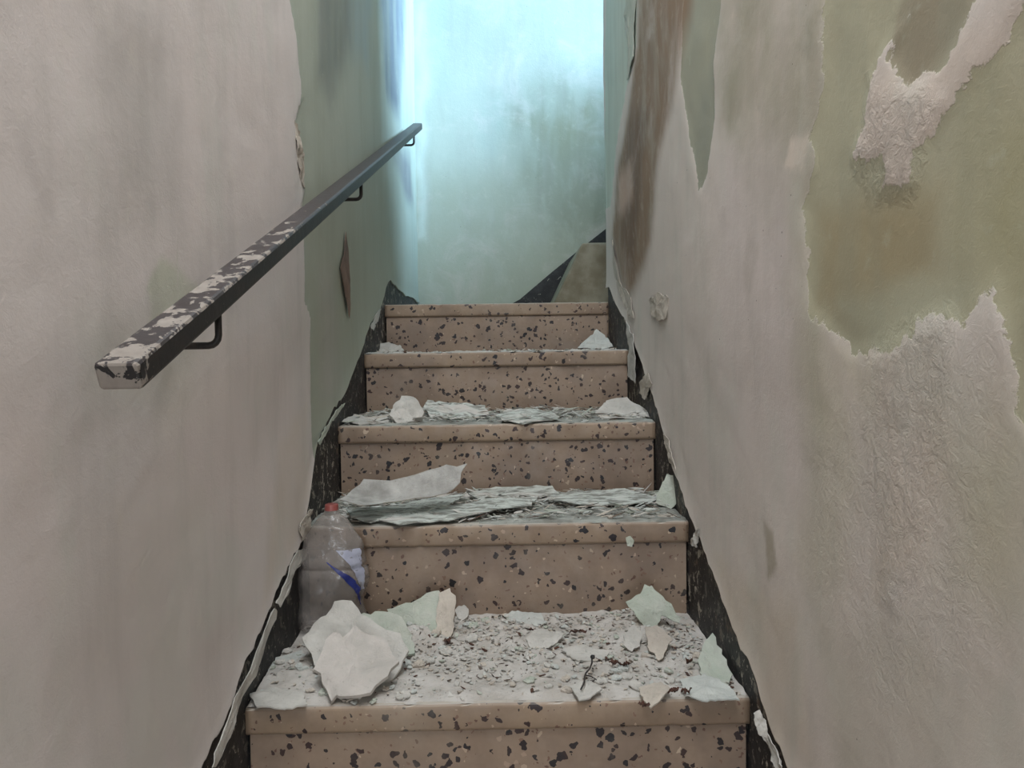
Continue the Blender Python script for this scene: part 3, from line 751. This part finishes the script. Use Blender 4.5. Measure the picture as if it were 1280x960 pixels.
# --- second tread
px_flake('paint_sheet', (440, 655), TB, [(428, 634), (440, 612), (455, 600), (520, 597), (560, 588), (583, 588), (576, 606), (560, 618), (520, 622), (470, 634), (455, 650)], 40, M['sheet'], 21,
         'long curled grey and white paint sheet standing right of the plastic bottle', rough=0.008, curl=0.7, cat='paint sheet', under=M['cream'], curl_dir=(0.1, 1.6))
px_flake('paint_sheet', (500, 650), TB, [(432, 636), (480, 634), (540, 622), (580, 618), (566, 630), (520, 640), (462, 652), (440, 646)], 10, M['streaky'], 22,
         'flat streaked paint sheet lying in front of the long curled sheet', rough=0.004, cat='paint sheet')
px_flake(nm, (560, 652), TB, [(470, 650), (500, 640), (560, 632), (610, 624), (672, 620), (664, 630), (610, 640), (560, 650), (500, 656)], 7, M['streaky'], 23,
         'long thin white flake across the second tread, left half', rough=0.004)
px_flake(nm, (720, 640), TB, [(680, 622), (716, 612), (780, 612), (826, 622), (810, 628), (770, 630), (730, 632)], 8, M['streaky'], 24,
         'wide white flake on the right half of the second tread', rough=0.004)
px_flake(nm, (620, 628), TB, [(585, 616), (620, 608), (690, 608), (700, 616), (650, 624), (600, 626)], 12, M['streaky'], 25,
         'pale blue green flake against the riser behind the long thin white flake', rough=0.004)
px_flake(nm, (845, 634), TB, [(820, 628), (824, 612), (833, 592), (842, 594), (849, 610), (847, 626), (838, 636)], 68, G_, 26,
         'leaf shaped mint flake standing at the right end of the second tread', rough=0.003, yawd=-20)
px_flake(nm, (590, 622), TB, [(578, 620), (584, 612), (594, 614), (594, 622), (584, 626)], 30, W_, 27,
         'small white lump at the right end of the curled paint sheet', rough=0.003, thick=0.006)
px_flake('plaster_chip', (787, 680), TB, [(782, 672), (788, 670), (793, 676), (790, 684), (784, 682)], 88, G_, 28,
         'tiny mint chip stuck on the front edge of the second tread', rough=0.001, thick=0.0015)
# --- third tread
px_flake(nm, (510, 526), TC, [(486, 520), (492, 506), (502, 498), (514, 494), (522, 504), (530, 516), (518, 527), (498, 528)], 35, W_, 29,
         'crumpled white plaster lump at the left of the third tread', rough=0.010, thick=0.014, cat='plaster lump')
px_flake(nm, (560, 522), TC, [(526, 512), (534, 502), (560, 504), (606, 508), (616, 520), (580, 526), (540, 524)], 22, M['streaky'], 30,
         'grey green curled flake beside the crumpled lump on the third tread', rough=0.008, curl=0.15)
px_flake(nm, (670, 524), TC, [(620, 518), (650, 510), (690, 514), (700, 522), (660, 528), (630, 526)], 10, M['streaky'], 31,
         'long white flake in the middle of the third tread', rough=0.004)
px_flake(nm, (780, 520), TC, [(744, 516), (758, 502), (784, 500), (808, 510), (812, 522), (780, 526), (752, 524)], 22, W_, 32,
         'white curled flake at the right end of the third tread', rough=0.006, curl=0.15)
px_flake(nm, (450, 526), TC, [(424, 526), (444, 519), (484, 520), (486, 528), (450, 530)], 8, W_, 33,
         'thin white flake at the left end of the third tread', rough=0.003)
# --- fourth tread
px_flake(nm, (480, 440), TD, [(462, 438), (470, 431), (486, 428), (500, 432), (505, 438), (498, 444), (476, 444)], 40, W_, 34,
         'white lump at the left end of the fourth tread', rough=0.006, thick=0.010, cat='plaster lump')
px_flake(nm, (750, 436), TD, [(722, 434), (738, 420), (746, 412), (756, 418), (766, 434), (748, 438)], 50, I_, 35,
         'tent shaped pale flake at the right of the fourth tread', rough=0.005, curl=0.15)
px_flake(nm, (770, 437), TD, [(756, 436), (772, 430), (786, 428), (792, 436), (774, 440)], 20, W_, 36,
         'small white flake right of the tent shaped flake on the fourth tread', rough=0.003)
px_flake(nm, (560, 440), TD, [(520, 439), (545, 432), (580, 436), (592, 440), (556, 442)], 10, W_, 37,
         'thin flat flake in the middle of the fourth tread', rough=0.003)

# --- peeling edges that still hang on the walls (parts of the walls)
wl = bpy.data.objects['wall_left']; wr = bpy.data.objects['wall_right']
def wall_flake(wall, X, sgn, pxs, lift, mat, seed, label=None, **kw):
    ps = [on_x(a, b, X) for a, b in pxs]
    c = sum(ps, Vector())/len(ps); c.x = X+sgn*lift
    u = Vector((0, 1, 0)) if sgn > 0 else Vector((0, -1, 0)); v = Vector((0, 0, 1))
    out = [((p-c).dot(u), (p-c).dot(v)) for p in ps]
    o = flake('peeling_strip', c, u, v, out, kw.pop('thick', 0.0015), mat, seed, parent=wall, rough=kw.pop('rough', 0.003), jag=kw.pop('jag', 0.03), **kw)
    if label: o['label'] = label
    return o
wall_flake(wl, XL, 1, [(384, 688), (378, 700), (366, 712), (356, 740), (345, 760), (340, 755), (352, 728), (362, 700), (372, 688)], 0.006, W_, 51, 'white peeled strip hanging over the skirting')
wall_flake(wl, XL, 1, [(338, 760), (344, 764), (330, 800), (318, 838), (300, 872), (286, 905), (270, 945), (258, 960), (262, 940), (284, 888), (306, 838), (322, 800)], 0.006, W_, 52, 'long white peeled strip along the lower edge')
wall_flake(wl, XL, 1, [(382, 640), (388, 636), (384, 668), (376, 676), (372, 660)], 0.005, C_, 53, 'cream broken patch')
wall_flake(wl, XL, 1, [(468, 392), (474, 386), (470, 402), (464, 414), (461, 408)], 0.006, W_, 54)
wall_flake(wl, XL, 1, [(409, 528), (420, 508), (427, 504), (410, 530), (396, 556), (393, 552)], 0.006, G_, 55)
wall_flake(wl, XL, 1, [(366, 150), (372, 165), (378, 205), (378, 236), (373, 222), (368, 185)], 0.005, C_, 56)
wall_flake(wr, XR, -1, [(786, 402), (794, 420), (797, 450), (796, 478), (788, 470), (788, 440)], 0.007, W_, 61, 'white strip of peeled paint hanging')
wall_flake(wr, XR, -1, [(832, 542), (838, 548), (846, 578), (848, 588), (838, 572)], 0.006, C_, 62)
wall_flake(wr, XR, -1, [(870, 668), (877, 660), (874, 684), (866, 680)], 0.006, W_, 63)
wall_flake(wr, XR, -1, [(950, 892), (958, 898), (984, 958), (978, 962), (962, 925)], 0.007, W_, 64, 'white peeled strip at the foot')
wall_flake(wr, XR, -1, [(803, 478), (812, 466), (817, 480), (808, 500), (802, 492)], 0.006, C_, 65)
wall_flake(wr, XR, -1, [(812, 375), (824, 366), (836, 372), (834, 398), (826, 402), (814, 392)], 0.003, M['cream'], 66)
wall_flake(wr, XR, -1, [(767, 300), (770, 330), (778, 356), (789, 372), (794, 398), (786, 392), (776, 366), (768, 345)], 0.004, C_, 67)
wall_flake(wr, XR, -1, [(797, 0), (794, 40), (795, 70), (786, 100), (788, 60), (782, 20), (786, -10)], 0.006, G_, 68)
# slit torn in the green paint on the left wall
M['slit'] = mat_plain('torn_slit_brown', lin(104, 80, 66), lin(124, 98, 82))
wall_flake(wl, XL, 1, [(431, 290), (434, 310), (436, 350), (437, 380), (436, 398), (430, 365), (425, 335), (429, 318)], 0.003, M['slit'], 57, 'brown slit torn in the green paint', jag=0.01, rough=0.001)

# ------------------------------------------------------------------ dust sheets and rubble ("stuff")
def dust_sheet(name, i, mat, seed, hmax, label, dens, mounds=()):
    y0, y1 = ny(i)+0.004, ny(i+1)+0.013; z = nz(i)
    nx, nyy = 170, 74
    xs = np.linspace(SL+0.002, SR-0.002, nx); ys = np.linspace(y0, y1, nyy)
    X = np.repeat(xs[:, None], nyy, 1); Y = np.repeat(ys[None, :], nx, 0)
    n = fbm(X*18, Y*18, seed); n2 = fbm(X*60, Y*60, seed+9, 3)
    back = (Y-y0)/(y1-y0)
    H = hmax*np.clip(n*1.2+0.35*back-dens, 0, 1)*(0.6+0.8*n2)
    H *= sstep(0, 0.07, back)
    for mx, my, ms, mh in mounds:
        H += mh*np.exp(-((X-mx)**2+((Y-my)*0.8)**2)/(2*ms*ms))*(0.75+0.5*n2)
    H = H-0.0006
    pts = np.stack([X, Y, z+H], -1).reshape(-1, 3)
    idx = np.arange(nx*nyy).reshape(nx, nyy)
    q = np.stack([idx[:-1, :-1], idx[1:, :-1], idx[1:, 1:], idx[:-1, 1:]], -1).reshape(-1, 4)
    o = mesh_obj(name, pts.tolist(), q.tolist(), mat, None, True)
    tag(o, label, 'dust', kind='stuff')
    return (xs, ys, z+H)
sheets = {}
sheets[0] = dust_sheet('plaster_dust', 0, M['dust'], 3, 0.010, 'pale crumbled plaster dust covering the nearest tread', 0.28, [(on_z(440, 830, TA).x, 1.26, 0.038, 0.040), (on_z(520, 800, TA).x, 1.36, 0.035, 0.028), (on_z(360, 850, TA).x, 1.20, 0.045, 0.012), (on_z(800, 800, TA).x, 1.36, 0.05, 0.016), (on_z(640, 790, TA).x, 1.38, 0.07, 0.010)])
sheets[1] = dust_sheet('plaster_dust', 1, M['dust_green'], 13, 0.010, 'grey green plaster dust covering the second tread', 0.30)
sheets[2] = dust_sheet('plaster_dust', 2, M['dust_green'], 23, 0.010, 'grey green plaster dust covering the third tread', 0.32)
sheets[3] = dust_sheet('plaster_dust', 3, M['dust'], 33, 0.010, 'thin pale plaster dust on the fourth tread', 0.36)

def rubble(name, i, count, seed, mats, weights, smin, smax, label, back=1.0, cat='rubble', stretch=1.0):
    rnd = random.Random(seed); xs, ys, H = sheets[i]
    V, Fc, mi = [], [], []
    for k in range(count):
        x = rnd.uniform(SL+0.012, SR-0.012)
        tt = rnd.random()**back; y = ny(i)+0.012+(ny(i+1)-ny(i)-0.02)*tt
        if i == 0 and rnd.random() < 0.75*max(0, 1-(y-ny(0))/0.16)*(1.0 if x < 0.12 else 0.4): continue
        ix = min(len(xs)-1, int((x-xs[0])/(xs[-1]-xs[0])*(len(xs)-1))); iy = min(len(ys)-1, max(0, int((y-ys[0])/(ys[-1]-ys[0])*(len(ys)-1))))
        z = max(H[ix, iy], nz(i))+0.0005
        s = smin+(smax-smin)*rnd.random()**3; th = min(0.0022, s*rnd.uniform(0.12, 0.4))
        lift = rnd.random()**2*0.010 if stretch > 1 else 0
        m = rnd.choices(range(len(mats)), weights)[0]
        n = rnd.choice((3, 4, 5, 6)); a0 = rnd.random()*6.28
        tx, ty = rnd.gauss(0, 0.25), rnd.gauss(0, 0.25)
        st = rnd.uniform(0.5, 1.0) if m < 4 else rnd.uniform(0.25, 0.6)
        if stretch > 1: st /= stretch; a0 = rnd.gauss(0, 0.25); s *= 1.3; th = 0.0012
        ca, sa = math.cos(a0), math.sin(a0)
        b = len(V)
        for lev in (0, 1):
            for q in range(n):
                a = 2*math.pi*q/n+rnd.uniform(-0.3, 0.3); r = s*rnd.uniform(0.7, 1.1)
                lx, ly = r*math.cos(a), r*math.sin(a)*st
                px, py = lx*ca-ly*sa, lx*sa+ly*ca
                px = min(max(x+px, SL+0.001), SR-0.001)-x; py = min(py, ny(i+1)+0.012-y)
                V.append((x+px, y+py, z+lift+max(0, s*0.2)+px*tx+py*ty+(th if lev else 0)))
        Fc.append(tuple(b+q for q in range(n))[::-1]); Fc.append(tuple(b+n+q for q in range(n)))
        mi += [m, m]
        for q in range(n):
            Fc.append((b+q, b+(q+1) % n, b+n+(q+1) % n, b+n+q)); mi.append(m)
    o = mesh_obj(name, V, Fc, mats, None, False, mi)
    tag(o, label, cat, kind='stuff')
MM = [M['white'], M['cream'], M['mint'], M['ice'], M['brown'], M['grit']]
rubble('plaster_rubble', 0, 5200, 1, MM, (6, 5, 1.2, 2, 1.7, 1.7), 0.0010, 0.0070, 'small white, green and brown plaster crumbs strewn over the nearest tread', 0.8)
rubble('plaster_rubble', 1, 2200, 2, MM, (4, 2, 2, 4, 0.2, 1.2), 0.0015, 0.020, 'thin pale paint shreds strewn over the second tread', 0.7, 'rubble', 3.2)
rubble('plaster_rubble', 2, 1500, 3, MM, (5, 2, 2, 4, 0.2, 1.0), 0.0015, 0.020, 'thin pale paint shreds strewn over the third tread', 0.8, 'rubble', 3.0)
rubble('plaster_rubble', 3, 400, 4, MM, (5, 3, 2, 3, 0.3, 0.8), 0.0015, 0.010, 'small pale crumbs strewn over the fourth tread')

ORD = ['leftmost', 'second from the left', 'third from the left', 'fourth from the left', 'fifth from the left', 'sixth from the left', 'seventh from the left', 'eighth from the left']
def small_flakes(i, count, seed, px0, px1, py0, py1, s0, s1, lift, where, group):
    rnd = random.Random(seed); xs, ys, H = sheets[i]; made = {}
    cols = (('white', W_), ('cream', C_), ('blue grey', I_), ('mint green', G_))
    for k in range(count):
        p = on_z(rnd.uniform(px0, px1), rnd.uniform(py0, py1), nz(i)+0.01)
        s = rnd.uniform(s0, s1); n = rnd.randint(5, 7); cn, cm = cols[k % 4]
        p.x = min(max(p.x, SL+s), SR-s); p.y = min(max(p.y, ny(i)+s), ny(i+1)-s)
        o = [(s*math.cos(2*math.pi*q/n)*rnd.uniform(0.6, 1.1), s*math.sin(2*math.pi*q/n)*rnd.uniform(0.45, 0.9)) for q in range(n)]
        a = rnd.uniform(-0.8, 0.8); t = rnd.uniform(-0.1, 0.5)
        u = Vector((math.cos(a), math.sin(a), rnd.uniform(-0.2, 0.2))).normalized()
        v = Vector((-math.sin(a), math.cos(a), t)); v = (v-u*v.dot(u)).normalized()
        ix = int(np.argmin(abs(xs-p.x))); iy = int(np.argmin(abs(ys-p.y)))
        p.z = max(H[ix, iy], nz(i))+s*(abs(t)*0.5+abs(u.z)*0.4)+0.003
        f = flake('plaster_flake', p, u, v, o, rnd.choice((0.002, 0.003, 0.005)), cm, seed*100+k, 'x', group=group, rough=s*0.12, jag=0.06)
        made.setdefault(cn, []).append((p.x/p.y, f))
    for cn, l in made.items():
        l.sort(key=lambda e: e[0])
        for k, (_, f) in enumerate(l): f['label'] = ('%s of the small %s flakes %s' % (ORD[k], cn, where)) if len(l) > 1 else 'only small %s flake %s' % (cn, where)
small_flakes(0, 20, 5, 470, 610, 775, 830, 0.007, 0.016, 0, 'right of the left heap', 'small flakes beside the left heap')
small_flakes(0, 28, 6, 640, 890, 785, 862, 0.006, 0.014, 0, 'on the right half, nearest tread', 'small flakes on the right half of the nearest tread')
small_flakes(0, 12, 11, 390, 510, 850, 878, 0.006, 0.015, 0, 'in front of the left heap', 'small flakes in front of the left heap')
small_flakes(0, 8, 7, 330, 400, 810, 870, 0.006, 0.013, 0, 'by the left skirting, nearest tread', 'small flakes beside the left skirting')
small_flakes(1, 12, 8, 600, 830, 624, 645, 0.007, 0.016, 0, 'on the second tread', 'small flakes on the second tread')
small_flakes(2, 8, 9, 440, 540, 508, 522, 0.008, 0.016, 0, 'at the left, third tread', 'small flakes on the third tread')
small_flakes(3, 4, 10, 690, 790, 434, 437, 0.008, 0.014, 0, 'on the fourth tread', 'small flakes on the fourth tread')

# --- twig and dry leaf scraps on the nearest tread
t0 = on_z(726, 862, TA+0.014); t1 = on_z(741, 821, TA+0.028)
tw = empty('twig', t0); tag(tw, 'thin dark twig with a side shoot lying on the nearest tread', 'twig')
d = t1-t0
vs, fs = tube_pts([d*(k/6)+Vector((0.002*math.sin(k*1.7), 0, 0.003*math.sin(k*1.1))) for k in range(7)], [0.0012, 0.0015, 0.0015, 0.0014, 0.0013, 0.0014, 0.0016], 6)
mesh_obj('stem', vs, fs, M['iron'], tw, True)
t2 = on_z(746, 850, TA+0.016)-t0
vs, fs = tube_pts([d*0.42, (d*0.42+t2)/2+Vector((0, 0, 0.002)), t2], [0.0012, 0.0010, 0.0008], 6); mesh_obj('side_shoot', vs, fs, M['iron'], tw, True)
bm = bmesh.new(); bmesh.ops.create_icosphere(bm, subdivisions=2, radius=0.0042)
for v in bm.verts: v.co = Vector((v.co.x, v.co.y*1.3, v.co.z*0.8))*(1+0.25*mnoise.noise(v.co*400))+d
bm_obj('bud', bm, M['iron'], tw, True)
def leaf(px, py, zt, L, Wd, a, seed, label):
    rnd = random.Random(seed); b = on_z(px, py, zt+0.016)
    u = Vector((math.cos(a), math.sin(a), rnd.uniform(-0.1, 0.25))).normalized(); v = Vector((0, 0, 1)).cross(u).normalized()
    o = flake('dry_leaf', b, u, v, [(-L, 0), (-L*0.4, Wd), (L*0.3, Wd*0.5), (L, Wd*0.2), (L*0.4, -Wd*0.7), (-L*0.3, -Wd*0.5)], 0.0008, M['brown'], seed, label, 'dry leaf', None, 0.5, 0.004, 0.08)
leaf(560, 800, TA, 0.012, 0.006, 1.2, 71, 'dark brown dry leaf scrap standing right of the left plaster heap')
leaf(770, 828, TA, 0.012, 0.004, -0.3, 72, 'curved brown leaf scrap right of the dark twig')
leaf(783, 829, TA, 0.009, 0.004, 0.4, 73, 'small brown leaf scrap touching the curved one')
leaf(862, 826, TA, 0.008, 0.005, 0.5, 74, 'reddish brown scrap left of the right hand green flake')
leaf(880, 822, TA, 0.012, 0.005, 1.9, 75, 'brown curled scrap lying on the right hand green flake')
leaf(842, 863, TA, 0.010, 0.006, 0.2, 76, 'dark grey leaf scrap beside the triangular cream flake')
leaf(858, 863, TA, 0.009, 0.004, -0.2, 77, 'dark scrap near the front right of the nearest tread')
leaf(722, 789, TA, 0.018, 0.004, -0.2, 78, 'long thin brown scrap behind the white flakes')
leaf(665, 787, TA, 0.010, 0.004, 0.2, 79, 'black scrap at the back of the centre white flake')
leaf(805, 880, TA, 0.009, 0.004, -0.4, 80, 'dark scrap beneath the tip of the triangular cream flake')

# ------------------------------------------------------------------ crushed plastic bottle
def mat_plastic():
    t = NT('crumpled_clear_plastic'); c = t.coord()
    n = t.bump(t.noise(c, 30, 3, 0.6, 1.5), 0.6, 0.006)
    b = t.b; b.inputs['Base Color'].default_value = lin(150, 142, 136); b.inputs['Roughness'].default_value = 0.16
    b.inputs['Specular IOR Level'].default_value = 0.8
    a = t.rng(t.noise(c, 14, 4, 0.6, 0.8), 0.3, 0.75, 0.34, 0.66)
    t.l(a, b.inputs['Alpha']); t.l(n, b.inputs['Normal'])
    return t.m
M['plastic'] = mat_plastic()
M['red'] = mat_plain('red_cap', lin(142, 74, 68), lin(120, 62, 58), 40, 0.4)
M['blue'] = mat_plain('blue_print', lin(34, 46, 120), lin(28, 36, 100), 20, 0.35, 0.1)
M['label'] = mat_plain('whitish_label', lin(170, 172, 186), lin(150, 152, 168), 20, 0.4, 0.2)
YB = ny(1)-0.045
bb = on_z(411, 806, TA); bb = Vector((on_y(412, 700, YB).x, YB, TA+0.006))
bottle = empty('plastic_bottle', bb)
tag(bottle, 'crushed clear plastic bottle with blue band and red cap beside the left skirting', 'bottle')
capz = on_y(418, 636, YB).z-bb.z
H = capz
prof = [(0.0, 0.044), (0.008, 0.056), (0.03, 0.060), (0.06, 0.058), (0.09, 0.060), (0.128, 0.060), (0.132, 0.055), (0.138, 0.059), (0.16, 0.056), (0.185, 0.050), (0.21, 0.038), (0.228, 0.026), (0.240, 0.015), (0.25, 0.0125)]
sc = H/0.25
seg = 56
def brad(t, z):
    f = 1+0.16*mnoise.noise(Vector((math.cos(t)*1.8, math.sin(t)*1.8, z*22)))+0.12*abs(mnoise.noise(Vector((math.cos(t)*5, math.sin(t)*5, z*45))))
    return f
def bpt(t, z, r):
    f = brad(t, z) if r > 0.02 else 1
    lean = 0.006*(z/0.25)
    x = r*math.cos(t)*f*1.08; y = r*math.sin(t)*f*0.62
    x = max(x, -0.062); y = min(y, 0.041)
    return Vector((x+lean, y, z*sc))
zs_ = []
for i in range(len(prof)-1):
    for k in range(3):
        a = k/3; zs_.append((prof[i][0]*(1-a)+prof[i+1][0]*a, prof[i][1]*(1-a)+prof[i+1][1]*a))
zs_.append(prof[-1])
V = [bpt(2*math.pi*k/seg, z, r) for z, r in zs_ for k in range(seg)]; Fc = []
for i in range(len(zs_)-1):
    for k in range(seg): Fc.append((i*seg+k, i*seg+(k+1) % seg, (i+1)*seg+(k+1) % seg, (i+1)*seg+k))
Fc.append(tuple(range(seg))[::-1])
mesh_obj('body', V, Fc, M['plastic'], bottle, True)
# blue band: a curved stripe on the body, and the whitish film beside it
def body_patch(name, fn_a0, fn_a1, z0, z1, mat, lift, nn=16):
    V, Fc = [], []
    for i in range(nn+1):
        z = z0+(z1-z0)*i/nn
        r = np.interp(z, [p[0] for p in prof], [p[1] for p in prof])
        for k in range(5):
            t = fn_a0(i/nn)*(1-k/4)+fn_a1(i/nn)*k/4
            p = bpt(t, z, r); n = Vector((math.cos(t), math.sin(t), 0)); V.append(p+n*lift)
    for i in range(nn):
        for k in range(4): Fc.append((i*5+k, i*5+k+1, (i+1)*5+k+1, (i+1)*5+k))
    return mesh_obj(name, V, Fc, mat, bottle, True)
D2 = math.radians
body_patch('blue_band', lambda s: D2(-18-72*s**1.4-1-8*math.sin(math.pi*min(1, s+0.05))), lambda s: D2(-18-72*s**1.4+1+8*math.sin(math.pi*min(1, s+0.05))), 0.055, 0.150, M['blue'], 0.0012)
body_patch('label', lambda s: D2(-24-50*s**1.3), lambda s: D2(-4-20*s), 0.085, 0.172, M['label'], 0.0008)
bm = bmesh.new(); bmesh.ops.create_cone(bm, cap_ends=True, segments=28, radius1=0.0135, radius2=0.0125, depth=0.012)
bmesh.ops.bevel(bm, geom=[e for e in bm.edges if e.verts[0].co.z > 0 and e.verts[1].co.z > 0], offset=0.002, segments=2, profile=0.5, affect='EDGES')
for v in bm.verts: v.co += Vector((0.006, 0, H+0.004))
bm_obj('cap', bm, M['red'], bottle, False)
